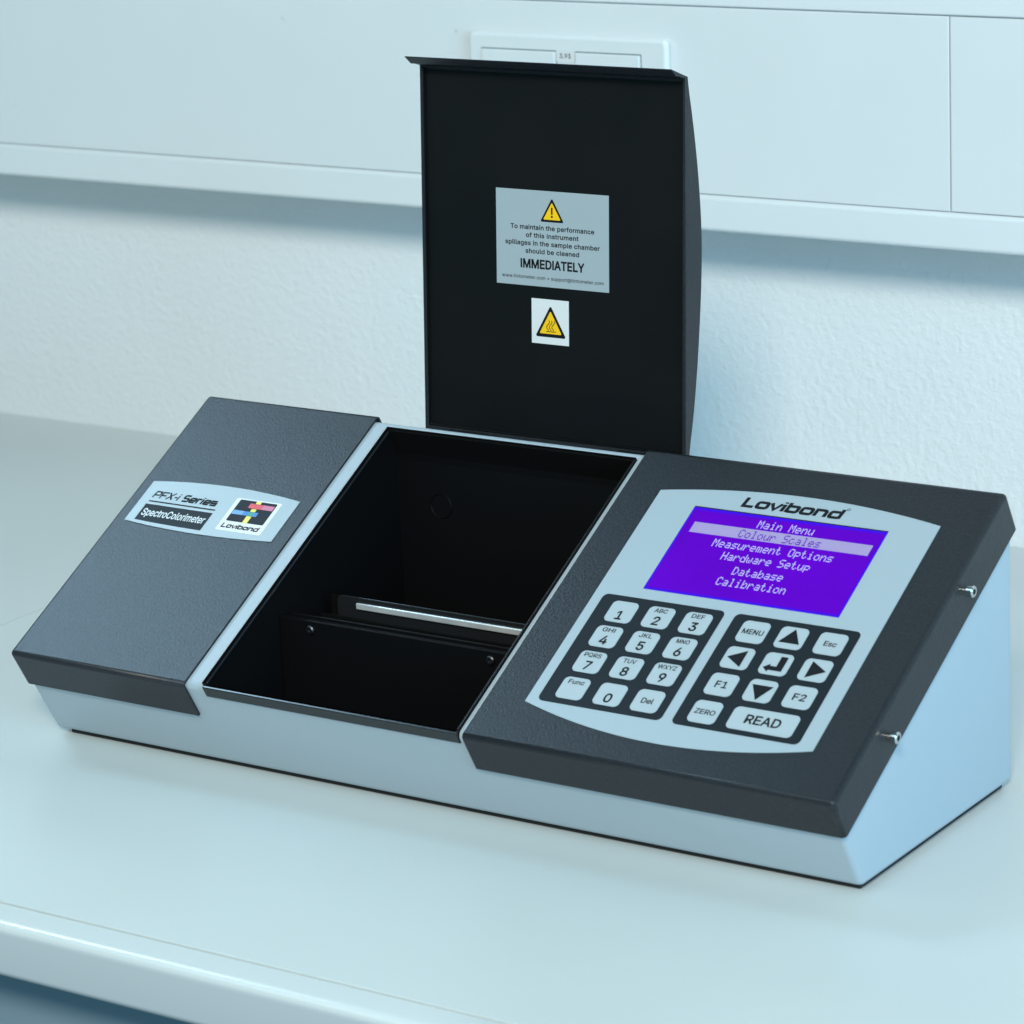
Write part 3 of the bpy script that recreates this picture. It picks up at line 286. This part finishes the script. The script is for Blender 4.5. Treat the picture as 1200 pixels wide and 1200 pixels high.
def square_text(mb, fr, txt, x0, x1, base, cap, n, m, wd=0.19, shear=0.25, thin=()):
    adv = sum(GL[c][1] for c in txt); k = (x1-x0)/adv; x = 0.0; lev = 0
    for i, c in enumerate(txt):
        st, a = GL[c]
        for pts, cl in st:
            vs_, fs = stroke([(x+p[0], p[1]) for p in pts], wd*(0.78 if i in thin else 1.0), bool(cl))
            nn = n + 0.003*(lev % 3); lev += 1
            mb.mesh([fr(x0+v[0]*k+shear*v[1]*cap, base+v[1]*cap, nn) for v in vs_], fs, m)
        x += a
LCD = {
 'M': '10001 11011 10101 10101 10001 10001 10001', 'a': '00000 00000 01110 00001 01111 10001 01111',
 'i': '00100 00000 01100 00100 00100 00100 01110', 'n': '00000 00000 10110 11001 10001 10001 10001',
 'e': '00000 00000 01110 10001 11111 10000 01110', 'u': '00000 00000 10001 10001 10001 10011 01101',
 'C': '01110 10001 10000 10000 10000 10001 01110', 'o': '00000 00000 01110 10001 10001 10001 01110',
 'l': '01100 00100 00100 00100 00100 00100 01110', 'r': '00000 00000 10110 11001 10000 10000 10000',
 'S': '01111 10000 10000 01110 00001 00001 11110', 'c': '00000 00000 01110 10000 10000 10001 01110',
 's': '00000 00000 01111 10000 01110 00001 11110', 'm': '00000 00000 11010 10101 10101 10101 10101',
 't': '01000 01000 11100 01000 01000 01001 00110', 'O': '01110 10001 10001 10001 10001 10001 01110',
 'p': '00000 00000 11110 10001 10001 11110 10000 10000', 'H': '10001 10001 10001 11111 10001 10001 10001',
 'd': '00001 00001 01101 10011 10001 10001 01111', 'w': '00000 00000 10001 10001 10101 10101 01010',
 'D': '11100 10010 10001 10001 10001 10010 11100', 'b': '10000 10000 10110 11001 10001 10001 11110',
}
def lcd_text(mb, fr, txt, cx, cy, px, py, n, m):
    x0 = cx-(len(txt)*6-1)*px/2; y0 = cy+3.5*py
    for i, c in enumerate(txt):
        if c == ' ': continue
        for r, row in enumerate(LCD[c].split()):
            q = 0
            while q < 5:
                if row[q] == '1':
                    e = q
                    while e < 4 and row[e+1] == '1': e += 1
                    xa = x0+(i*6+q)*px; xb = x0+(i*6+e+1)*px; ya = y0-(r+1)*py; yb = y0-r*py
                    flat(mb, fr, [(xa, ya), (xb, ya), (xb, yb), (xa, yb)], n, m); q = e+1
                else: q += 1

# ================================================================== SETTING
mb = MB()
wbox(mb, -2600, 2200, 589, 690, -900, 1700, 'wall')
wall = mb.build('wall'); wall['kind'] = 'structure'; wall['label'] = 'white wall with fine woodchip texture'

# ------------------------------------------------------------------ lab bench
bench = thing('lab_bench', 'pale grey laboratory bench with glossy rounded front edge under the instrument', 'bench', (0.1, 0.2, -0.9))
for x0, x1 in ((-2400, -165.0), (-164.2, 2000)):
    mb = MB(); wbox(mb, x0, x1, -170.9, 588.8, -28, 0, 'bench'); mb.build('worktop', bench, bevel=0.35, segs=2)
# nosing with a rounded top corner
EB = -28.5
top = [(-172.5, -20), (-172.5, -0.6), (-173.1, 0)] + [(-187.5+5.5*math.cos(math.radians(90+9*i)), -5.5+5.5*math.sin(math.radians(90+9*i))) for i in range(9)]
bot = [(-187.5+5.5*math.cos(math.radians(162+9*i)), -5.5+5.5*math.sin(math.radians(162+9*i))) for i in range(3)] + \
      [(-189+4*math.cos(math.radians(180+90*i/8)), EB+4+4*math.sin(math.radians(180+90*i/8))) for i in range(9)] + [(-172.5, EB)]
mb = MB(); ring = top+bot; n = len(ring)
A = [(-2400, y, z) for y, z in ring]; B = [(2000, y, z) for y, z in ring]
for i in range(n): mb.poly([A[i], A[(i+1) % n], B[(i+1) % n], B[i]], 'bench_top_edge' if i < len(top) else 'bench_edge')
mb.poly(A, 'bench_edge'); mb.poly(B[::-1], 'bench_edge')
mb.build('edge_strip', bench, smooth=True, angle=40)
mb = MB(); wbox(mb, -2400, 2000, -178, -160, EB-4.5, EB-1.5, 'bench_edge'); mb.build('drip_rail', bench, bevel=1.0)
mb = MB(); wbox(mb, -2400, 2000, -157, 560, -900, EB-5, 'bench_front'); mb.build('cabinet', bench, bevel=1.5)

# ------------------------------------------------------------------ wall trunking
TY = 520.0
tr = thing('wall_trunking', 'white wall trunking with a covered double socket, above the textured wall', 'trunking', (0.1, 0.589, 0.2045))
mb = MB(); wbox(mb, -2500, 2100, TY+3, 588.8, 206, 420, 'trunk'); mb.build('channel', tr)
mb = MB(); wbox(mb, -2500, 2100, TY, TY+12, 204.5, 228.1, 'trunk2'); mb.build('bottom_rail', tr, bevel=3.2, segs=5)
for x0, x1 in ((-2500, 312.6), (313.6, 2100)):
    mb = MB(); wbox(mb, x0, x1, TY+0.6, TY+2.9, 228.6, 346.6, 'trunk'); mb.build('cover_panel', tr, bevel=0.4, segs=2)
mb = MB(); wbox(mb, -2500, 2100, TY, TY+12, 347.3, 419, 'trunk2'); mb.build('top_rail', tr, bevel=1.2)
fr = TF(TY)
mb = MB()
sheet(mb, fr, rr(43, 285.5, 152, 81.5, 4), -0.4, 5.5, 'trunk')
sock = mb.build('socket_frame', tr, bevel=2.6, segs=4)
fr = TF(TY-5.5)
for x0, x1 in ((-21.5, 35.2), (51.0, 99.0)):
    mb = MB(); sheet(mb, fr, rr((x0+x1)/2, 285.2, x1-x0, 60, 1.2), 0.05, 1.3, 'trunk'); mb.build('socket_cover', sock, bevel=0.5, segs=2)
    mb = MB()
    for a, b in (((x0-0.9, 315.9), (x1+0.9, 315.9)), ((x1+0.9, 315.9), (x1+0.9, 255))):
        vs_, fs = stroke([a, b], 0.9); mb.mesh([fr(v[0], v[1], 0.06) for v in vs_], fs, 'ink_grey')
    mb.build('seam', sock)
mb = MB()
sheet(mb, fr, rr(43.2, 313.0, 14.0, 8.0, 0.6), 0.05, 0.5, 'white')
text(mb, fr, '3.93', 43.0, 311.6, 2.9, 0.56, 'ink', width=8.5, bold=0.02)
mb.build('number_tag', sock)

# ================================================================== INSTRUMENT
W = 510.0
inst = thing('colour_meter', 'grey and white benchtop colour measuring instrument with raised black lid', 'lab instrument', (0.255, 0.1, 0.0))

# ---- casing: profile prism, edges rounded, with the chamber cut out
BI = -1.6           # casing skin under the covers
def ins(s, n): p = S(0, s, n); return (p[1], p[2])
f_top = ins(1.6, BI); b_top = ins(210.6, BI); kb = (195.0-b_top[0])/math.sin(SA)
b_mid = (195.0, b_top[1]-math.cos(SA)*kb)
vd = (math.sin(SA), -math.cos(SA)); FOOT = 2.9
k = (f_top[1]-FOOT)/-vd[1]; f_bot = (f_top[0]+vd[0]*k, FOOT)
mb = MB()
prof = [f_bot, f_top, b_top, b_mid, (195.0, FOOT)]
mb.prism([(1.6, y, z) for y, z in prof], [(W-1.6, y, z) for y, z in prof], 'casing')
casing = mb.build('casing', inst, bevel=3.6, segs=5)
CX0, CX1, CZ = 132.8, 297.2, 12.0
def chamber(d):  # inner outline of the chamber in (y, z), grown by d
    q = ins(3.0-d, -9); j = (q[1]-(CZ-d))/-vd[1]
    return [(q[0]+vd[0]*j, CZ-d), q, ins(3.0-d, 0.0), ins(205+d, 0.0), ins(205+d, -14), (187.0+d, 135), (187.0+d, CZ-d)]
cr_ = chamber(0.0); cr_[2] = ins(3.0, 25); cr_[3] = ins(205, 25)
cut = MB(); cut.prism([(CX0, y, z) for y, z in cr_], [(CX1, y, z) for y, z in cr_], 'casing'); cob = cut.build('cutter', inst)
cut3 = MB(); box(cut3, S, CX0+1.6, CX1, -8, 6, -8.2, 30, 'casing'); cob3 = cut3.build('cutter', inst)
for c_ in (cob, cob3):
    md = casing.modifiers.new('cut', 'BOOLEAN'); md.object = c_; md.operation = 'DIFFERENCE'; md.solver = 'EXACT'
dg = bpy.context.evaluated_depsgraph_get(); dg.update()
me2 = bpy.data.meshes.new_from_object(casing.evaluated_get(dg))
casing.modifiers.clear(); casing.data = me2; me2.name = 'casing'
for c_ in (cob, cob3): bpy.data.objects.remove(c_)
for p in me2.polygons: p.use_smooth = True
me2.set_sharp_from_angle(angle=math.radians(30))
mb = MB(); wbox(mb, 9, W-5, f_bot[0]+3.6, 190, 0, 4.0, 'rubber'); mb.build('base_plate', inst, bevel=1.0)

# ---- covers
def cover(name, x0, x1, open_left, m):
    """folded sheet tray over the sloping top: skin, front lip, back lip and one end flange"""
    LP = 24.3; TH = 1.4
    def ring(d, top):
        xa = x0 if (open_left) else x0+d
        xb = x1-d if open_left else x1
        return xa, xb, d, SL-d
    xa, xb, sa, sb = ring(0, 0); xi, xj, si, sj = ring(TH, 0)
    mb = MB()
    o = [(xa, sa), (xb, sa), (xb, sb), (xa, sb)]; q = [(xi, si), (xj, si), (xj, sj), (xi, sj)]
    V = [S(x, s, 0) for x, s in o] + [S(x, s, -LP) for x, s in o] + [S(x, s, -TH) for x, s in q] + [S(x, s, -LP) for x, s in q]
    F = [(0, 1, 2, 3), (8, 11, 10, 9)]
    for e in range(4):
        g = (e+1) % 4
        opened = (e == 3) if open_left else (e == 1)
        if not opened:
            F += [(e, 4+e, 4+g, g), (8+e, 8+g, 12+g, 12+e), (4+e, 12+e, 12+g, 4+g)]
        else:
            F += [(e, 8+e, 8+g, g), (e, 4+e, 12+e, 8+e), (g, 8+g, 12+g, 4+g)]
    mb.mesh(V, F, m)
    o_ = mb.build(name, inst, weld=False, smooth=True, angle=40)
    soft = {frozenset((e, (e+1) % 4)) for e in range(4) if e != (3 if open_left else 1)}
    soft |= {frozenset((e, 4+e)) for e in ((1, 2) if open_left else (0, 3))}
    at = o_.data.attributes.new('bevel_weight_edge', 'FLOAT', 'EDGE')
    for e in o_.data.edges: at.data[e.index].value = 1.0 if frozenset(e.vertices) in soft else 0.0
    b = o_.modifiers.new('bevel', 'BEVEL'); b.width = 0.0026; b.segments = 5; b.limit_method = 'WEIGHT'
    return o_
endc = cover('end_cover', 0.0, 122.3, False, 'cover')
panel = cover('control_panel', 300.7, 510.0, True, 'cover')

# ---- nameplate on the end cover
def bowed(x0, x1, b, t, bow_b, bow_t, k=20, r=1.2):
    pts = []
    for i in range(k+1):
        u = i/k; pts.append((x0+(x1-x0)*u, b-bow_b*(1-(2*u-1)**2)))
    for i in range(k+1):
        u = 1-i/k; pts.append((x0+(x1-x0)*u, t+bow_t*(1-(2*u-1)**2)))
    return pts
mb = MB()
sheet(mb, S, bowed(9.0, 113.2, 107.2, 139.0, 2.6, 3.8), 0.05, 0.5, 'plate')
square_text(mb, S, 'PFX-i Series', 15.6, 61.6, 126.6, 5.4, 0.56, 'ink', wd=0.25, shear=0.18, thin=(0, 1, 2, 3, 4))
flat(mb, S, [(15.7, 123.3), (63.4, 123.3), (63.4, 124.3), (15.7, 124.3)], 0.56, 'ink')
flat(mb, S, [(15.2, 121.4)] + [(15.2+48.2*i/12, 108.6-1.2*(1-(1-i/12)**2)) for i in range(13)] + [(63.4, 121.4)], 0.56, 'pad')
text(mb, S, 'SpectroColorimeter', 39.3, 112.6, 5.2, 0.62, 'ink_white', width=44.5, bold=0.030)
flat(mb, S, rr(87.7, 122.8, 31.4, 25.4, 1.0, 3), 0.56, 'white')
x0, x1, y0, y1 = 74.9, 100.8, 117.6, 134.6
flat(mb, S, rr((x0+x1)/2, (y0+y1)/2, x1-x0, y1-y0, 0.9, 3), 0.62, 'pad')
flat(mb, S, [(86.4, y0), (89.8, y0), (89.8, 122.8), (86.4, 122.8)], 0.68, 'logo_yellow')
flat(mb, S, [(86.4, 126.4), (89.8, 126.4), (89.8, 128.6), (86.4, 128.6)], 0.68, 'logo_yellow')
flat(mb, S, [(86.4, 132.6), (89.8, 132.6), (89.8, y1), (86.4, y1)], 0.68, 'logo_yellow')
flat(mb, S, [(83.2, 128.9), (92.6, 128.9), (92.6, 132.4), (83.2, 132.4)], 0.72, 'logo_red')
flat(mb, S, [(92.6, 128.9), (100.2, 128.9), (100.2, 132.4), (92.6, 132.4)], 0.72, 'logo_pink')
flat(mb, S, [(75.2, 123.0), (82.6, 123.0), (82.6, 126.2), (75.2, 126.2)], 0.72, 'logo_sky')
flat(mb, S, [(82.6, 123.0), (86.3, 123.0), (86.3, 126.2), (82.6, 126.2)], 0.72, 'logo_blue')
flat(mb, S, [(86.3, 123.0), (89.9, 123.0), (89.9, 126.2), (86.3, 126.2)], 0.72, 'logo_green')
flat(mb, S, [(89.9, 123.0), (92.6, 123.0), (92.6, 126.2), (89.9, 126.2)], 0.72, 'logo_blue')
square_text(mb, S, 'Lovibond', 74.6, 100.4, 112.4, 3.4, 0.64, 'ink', wd=0.25, shear=0.12)
mb.build('nameplate', endc)

# ---- control panel: membrane, display, keypads and keys, screws
mb = MB()
sheet(mb, S, bowed(323.2, 486.0, 28.6, 183.2, 12.0, 8.0, 28), 0.05, 0.45, 'fascia')
square_text(mb, S, 'Lovibond', 373.6, 431.6, 179.0, 6.9, 0.5, 'ink', wd=0.275, shear=0.16)
vs_, fs = stroke(rr(433.2, 186.3, 1.5, 1.5, 0.7, 4), 0.35, True); mb.mesh([S(v[0], v[1], 0.5) for v in vs_], fs, 'ink')
mb.build('membrane', panel)

DX0, DX1, DY0, DY1 = 348.4, 460.8, 113.5, 174.3
mb = MB()
def rect(x0, y0, x1, y1): return [(x0, y0), (x1, y0), (x1, y1), (x0, y1)]
sheet(mb, S, rect(DX0, DY0, DX1, DY1), 0.3, 0.62, 'lcd_edge')
flat(mb, S, rect(DX0, DY1, DX1, DY1+0.9), 0.5, 'ink')
flat(mb, S, rect(DX0+1.3, DY0+1.6, DX1-1.0, DY1-2.0), 0.66, 'lcd')
flat(mb, S, rect(353.9, 156.4, 457.2, 163.9), 0.70, 'lcd_bar')
for t_, cy, m_ in (('Main Menu', 167.9, 'lcd_text'), ('Colour Scales', 160.0, 'lcd_dark'), ('Measurement Options', 151.4, 'lcd_text'),
                  ('Hardware Setup', 143.2, 'lcd_text'), ('Database', 134.0, 'lcd_text'), ('Calibration', 125.8, 'lcd_text')):
    lcd_text(mb, S, t_, 405.6, cy, 0.612, 0.80, 0.74, m_)
mb.build('display', panel)

for cx, cy, w_, h in ((364.9, 68.6, 71.6, 76.0), (442.0, 68.4, 70.6, 76.0)):
    mb = MB(); sheet(mb, S, rr(cx, cy, w_, h, 3.2), 0.3, 0.6, 'pad'); mb.build('keypad', panel)

KC = (345.0, 366.7, 388.4); KR = (95.4, 77.7, 59.7, 41.3); KD = (421.4, 443.0, 464.7); KRD = (95.5, 77.5, 59.2, 40.6)
def key(cx, cy, draw, w_=15.3, h=14.4):
    mb = MB(); sheet(mb, S, rr(cx, cy, w_, h, 2.9), 0.55, 0.9, 'keycap'); draw(mb, cx, cy)
    mb.build('key', panel)
KN = 0.96
def num(d, l=None):
    def f(mb, cx, cy):
        text(mb, S, d, cx, cy-5.2, 5.6, KN, 'ink', bold=0.042)
        if l: text(mb, S, l, cx-0.4, cy+3.3, 2.65, KN, 'ink', width=2.45*len(l) if l != 'WXYZ' else 10.6, bold=0.034)
    return f
def word(t_, cap, width, dy=0.0, bold=0.036):
    return lambda mb, cx, cy: text(mb, S, t_, cx, cy-cap/2+dy, cap, KN, 'ink', width=width, bold=bold)
def shape(pts): return lambda mb, cx, cy: flat(mb, S, [(cx+a, cy+b) for a, b in pts], KN, 'ink')
for i, (d, l) in enumerate((('1', None), ('2', 'ABC'), ('3', 'DEF'), ('4', 'GHI'), ('5', 'JKL'), ('6', 'MNO'), ('7', 'PQRS'), ('8', 'TUV'), ('9', 'WXYZ'))):
    key(KC[i % 3], KR[i//3], num(d, l))
key(KC[0], KR[3], word('Func', 2.7, 9.2, 4.2)); key(KC[1], KR[3], num('0')); key(KC[2], KR[3], word('Del', 3.3, 6.6))
key(KD[0], KRD[0], word('MENU', 3.2, 11.6))
key(KD[1], KRD[0], shape([(-5.9, -3.6), (5.9, -3.6), (0, 6.0)]))
key(KD[2], KRD[0], word('Esc', 3.1, 6.8))
key(KD[0], KRD[1], shape([(3.6, -5.6), (3.6, 5.6), (-5.9, 0)]))
key(KD[1], KRD[1], shape([(-6.0, -3.0), (-2.6, -0.2), (-2.6, -1.6), (0.9, -1.6), (0.9, 5.2), (4.8, 5.2), (4.8, -4.4), (-2.6, -4.4), (-2.6, -5.8)]))
key(KD[2], KRD[1], shape([(-3.6, -5.6), (5.9, 0), (-3.6, 5.6)]))
key(KD[0], KRD[2], word('F1', 4.2, 6.4)); key(KD[1], KRD[2], shape([(-5.9, 3.6), (0, -6.2), (5.9, 3.6)])); key(KD[2], KRD[2], word('F2', 4.2, 6.8))
key(KD[0], KRD[3], word('ZERO', 3.0, 11.2)); key(453.5, KRD[3], word('READ', 5.4, 19.0, 0.2, 0.042), w_=36.0)

for y, z in ((136.5, 121.8), (54.8, 72.0)):
    mb = MB()
    lathe(mb, (509.2, y, z), (1, 0, 0), [(0, 2.1), (2.9, 2.1), (2.9, 2.7), (3.2, 3.0), (6.2, 3.0), (6.7, 2.6), (6.7, 1.5), (4.4, 1.4)], 'steel', 28)
    mb.poly(tube_ring((509.2+4.45, y, z), (1, 0, 0), 1.4, 6), 'ink')
    mb.build('screw', panel, smooth=True)

# ---- sample chamber: black liner, rim, partition, sample rail
mb = MB()
X0, X1 = 133.2, 296.8
zb = 14.0
zb = CZ+0.4
lr = chamber(-0.4); nl = len(lr)
pl = [(X0, y, z) for y, z in lr]; pr = [(X1, y, z) for y, z in lr]
mb.poly(pl, 'black'); mb.poly(pr[::-1], 'black')
for i in range(nl):
    if i != 2: mb.poly([pl[i], pl[(i+1) % nl], pr[(i+1) % nl], pr[i]], 'black')
liner = mb.build('sample_chamber', inst, weld=True)
mb = MB(); box(mb, S, X0+0.2, X1-0.2, 203.0, 204.7, -18.0, -1.4, 'matte'); mb.build('rear_strip', liner)  # matte black strip added along the top of the chamber's back
mb = MB()                                   # rim: front fold and thin edges
box(mb, S, X0+1.3, X1, 0.9, 2.6, -7.6, -0.6, 'rim')
box(mb, S, X1-1.8, X1-0.2, 2.8, 204.6, -3.5, -1.0, 'rim')
box(mb, S, X0+0.1, X0+1.2, 5.6, 204.6, -3.5, -1.9, 'rim')
mb.build('rim', liner, bevel=0.45, segs=3)
mb = MB()
wbox(mb, X0+0.3, X1-0.5, 71.0, 74.5, zb, 75.2, 'black'); wbox(mb, X0+4, X1-0.5, 76.0, 77.2, zb, 76.4, 'black')
part = mb.build('partition_panel', liner, bevel=0.5)
for x in (154.5, 271.4):
    mb = MB(); lathe(mb, (x, 71.1, 70.2), (0, -1, 0), [(0, 2.6), (1.0, 2.6), (1.6, 2.0), (1.6, 1.1), (0.8, 1.0)], 'dark_steel', 20)
    mb.build('screw', part, smooth=True)
mb = MB(); wbox(mb, 141, X1-0.5, 98, 100.0, zb, 70, 'matte'); wbox(mb, 141, X1-0.5, 108, 109, zb, 78.2, 'matte'); mb.build('sample_tray', liner, bevel=0.5)
mb = MB(); wbox(mb, 160.8, X1-0.6, 103.6, 105.3, 73.2, 76.9, 'rail'); mb.build('sample_rail', liner, bevel=0.7)
mb = MB(); lathe(mb, (162.3, 187, 110.8), (0, -1, 0), [(0.3, 7.3), (1.0, 7.2), (1.3, 7.0), (1.0, 6.8), (0.5, 6.7)], 'black', 40)
mb.build('aperture', liner, smooth=True)
mb = MB(); sheet(mb, TF(106.5), rr(222, 70, 150, 19.5, 4.0), 0, 1.2, 'rim'); mb.build('rail_bracket', liner, bevel=0.5)

# ---- lid, standing open behind the chamber
LX0, LX1 = 132.1, 304.6
bulge = [(-14, 3.4), (-8, 5.3), (7.6, 8.8), (30.4, 12.4), (53.2, 14.9), (76, 16.7), (94.5, 17.4), (112.3, 16.9), (132, 14.6), (150.8, 11.6), (166.6, 8.2), (182.5, 4.4), (193.2, 1.2)]
def bulge_at(v):
    for (a, b), (c, d) in zip(bulge, bulge[1:]):
        if a <= v <= c: return b+(d-b)*(v-a)/(c-a)
    return bulge[-1][1]
vsamp = [-14+ (193.2+14)*i/40 for i in range(41)]
sm = [sum(bulge_at(min(193.2, max(-14, v+d))) for d in (-10, -5, 0, 5, 10))/5 for v in vsamp]
mb = MB(); WT = 2.3
outl = [(v, -b) for v, b in zip(vsamp, sm)]
ringL = [Lp(LX0, -14, 0)] + [Lp(LX0, v, q) for v, q in outl] + [Lp(LX0, 193.2, 0)]
ringR = [Lp(LX1, -14, 0)] + [Lp(LX1, v, q) for v, q in outl] + [Lp(LX1, 193.2, 0)]
n = len(ringL)
mb.poly(ringL, 'cover'); mb.poly(ringR[::-1], 'cover')
for i in range(n-1): mb.poly([ringL[i], ringL[i+1], ringR[i+1], ringR[i]], 'cover')
# front: rim frame and recess
o = rect(LX0, -14, LX1, 193.2); q = rect(LX0+WT, -14+WT, LX1-WT, 193.2-WT); dp = -3.2
for e in range(4):
    g = (e+1) % 4
    mb.poly([Lp(*o[e]), Lp(*o[g]), Lp(*q[g]), Lp(*q[e])], 'cover')
    mb.poly([Lp(*q[e]), Lp(*q[g]), Lp(*q[g], dp), Lp(*q[e], dp)], 'lid_in')
mb.poly([Lp(*c_, dp) for c_ in q], 'lid_in')
lid = mb.build('lid', inst, smooth=True, angle=30)
lid['label'] = 'raised black lid with two warning labels'
b_ = lid.modifiers.new('bevel', 'BEVEL'); b_.width = 0.0006; b_.segments = 3; b_.limit_method = 'ANGLE'; b_.angle_limit = math.radians(40)
mb = MB(); sheet(mb, Lp, rr((LX0+LX1)/2, 89.6, LX1-LX0-2*WT-0.6, 201, 1.0), dp+0.05, dp+0.6, 'lid_in'); mb.build('inner_panel', lid, bevel=0.25, segs=2)
# folded grip along the top edge
a_ = 0.318; tip = (193.4+15.4*math.sin(a_), 15.4*math.cos(a_))
P2 = (tip[0]-4.6, tip[1]-5.6)
sec = [(193.3, -1.0), (tip[0], tip[1]), (tip[0]-0.5, tip[1]+0.1), P2, (P2[0]+0.3, P2[1]-1.4), (191.9, 0.2), (191.5, -1.0)]
mb = MB(); mb.prism([Lp(LX0+0.5, v, w_) for v, w_ in sec], [Lp(LX1-0.3, v, w_) for v, w_ in sec], 'cover'); mb.build('grip', lid, bevel=0.4, segs=2)
for x in (150, 262):
    mb = MB(); wbox(mb, x, x+26, 192.3, 221, 144, 147, 'rim'); mb.build('hinge', lid, bevel=0.6)

fl = lambda x, v, n=0.0: Lp(x, v, dp+0.6+n)
def tri(cx, base, w_, h, r):
    return [(cx-w_/2+r, base), (cx+w_/2-r, base), (cx+w_/2-r*0.45, base+r*0.9), (cx+r*0.5, base+h-r*0.5), (cx-r*0.5, base+h-r*0.5), (cx-w_/2+r*0.45, base+r*0.9)]
mb = MB()
sheet(mb, fl, rect(181.0, 73.5, 254.6, 126.6), 0.05, 0.2, 'label')
flat(mb, fl, tri(217.9, 109.6, 15.4, 13.0, 0.8), 0.26, 'ink')
flat(mb, fl, tri(217.9, 110.9, 11.4, 9.4, 0.5), 0.32, 'yellow')
text(mb, fl, '!', 217.9, 112.2, 5.4, 0.38, 'ink', bold=0.03)
for t_, b, wd in (('To maintain the performance', 104.9, 54.5), ('of this instrument', 100.5, 34.2), ('spillages in the sample chamber', 96.1, 61.6), ('should be cleaned', 91.7, 34.8)):
    text(mb, fl, t_, 217.9, b, 2.45, 0.26, 'ink', width=wd, bold=0.038, spacing=20)
text(mb, fl, 'IMMEDIATELY', 217.9, 83.5, 4.7, 0.26, 'ink', width=41.4, bold=0.055)
text(mb, fl, 'www.tintometer.com \u2022 support@tintometer.com', 217.9, 77.4, 1.9, 0.26, 'ink', width=66.5, spacing=20, bold=0.012)
l1 = mb.build('warning_label', lid); l1['label'] = 'silver label with small warning triangle and printed cleaning notice'
mb = MB()
sheet(mb, fl, rect(204.0, 41.7, 228.4, 66.7), 0.05, 0.2, 'white')
flat(mb, fl, tri(216.5, 45.6, 20.2, 17.4, 1.0), 0.26, 'ink')
flat(mb, fl, tri(216.5, 47.5, 14.6, 12.6, 0.6), 0.32, 'yellow')
for dx in (-1.7, 0.0, 1.7):
    pts = [(216.6+dx+0.95*math.sin(t_/10*2*math.pi+2.6), 49.4+0.56*t_*1.0) for t_ in range(11)]
    vs_, fs = stroke(pts, 0.42); mb.mesh([fl(v[0], v[1], 0.38) for v in vs_], fs, 'ink')
flat(mb, fl, rect(213.6, 48.6, 220.0, 49.0), 0.38, 'ink')
l2 = mb.build('hot_surface_label', lid); l2['label'] = 'small white label with yellow hot surface triangle'
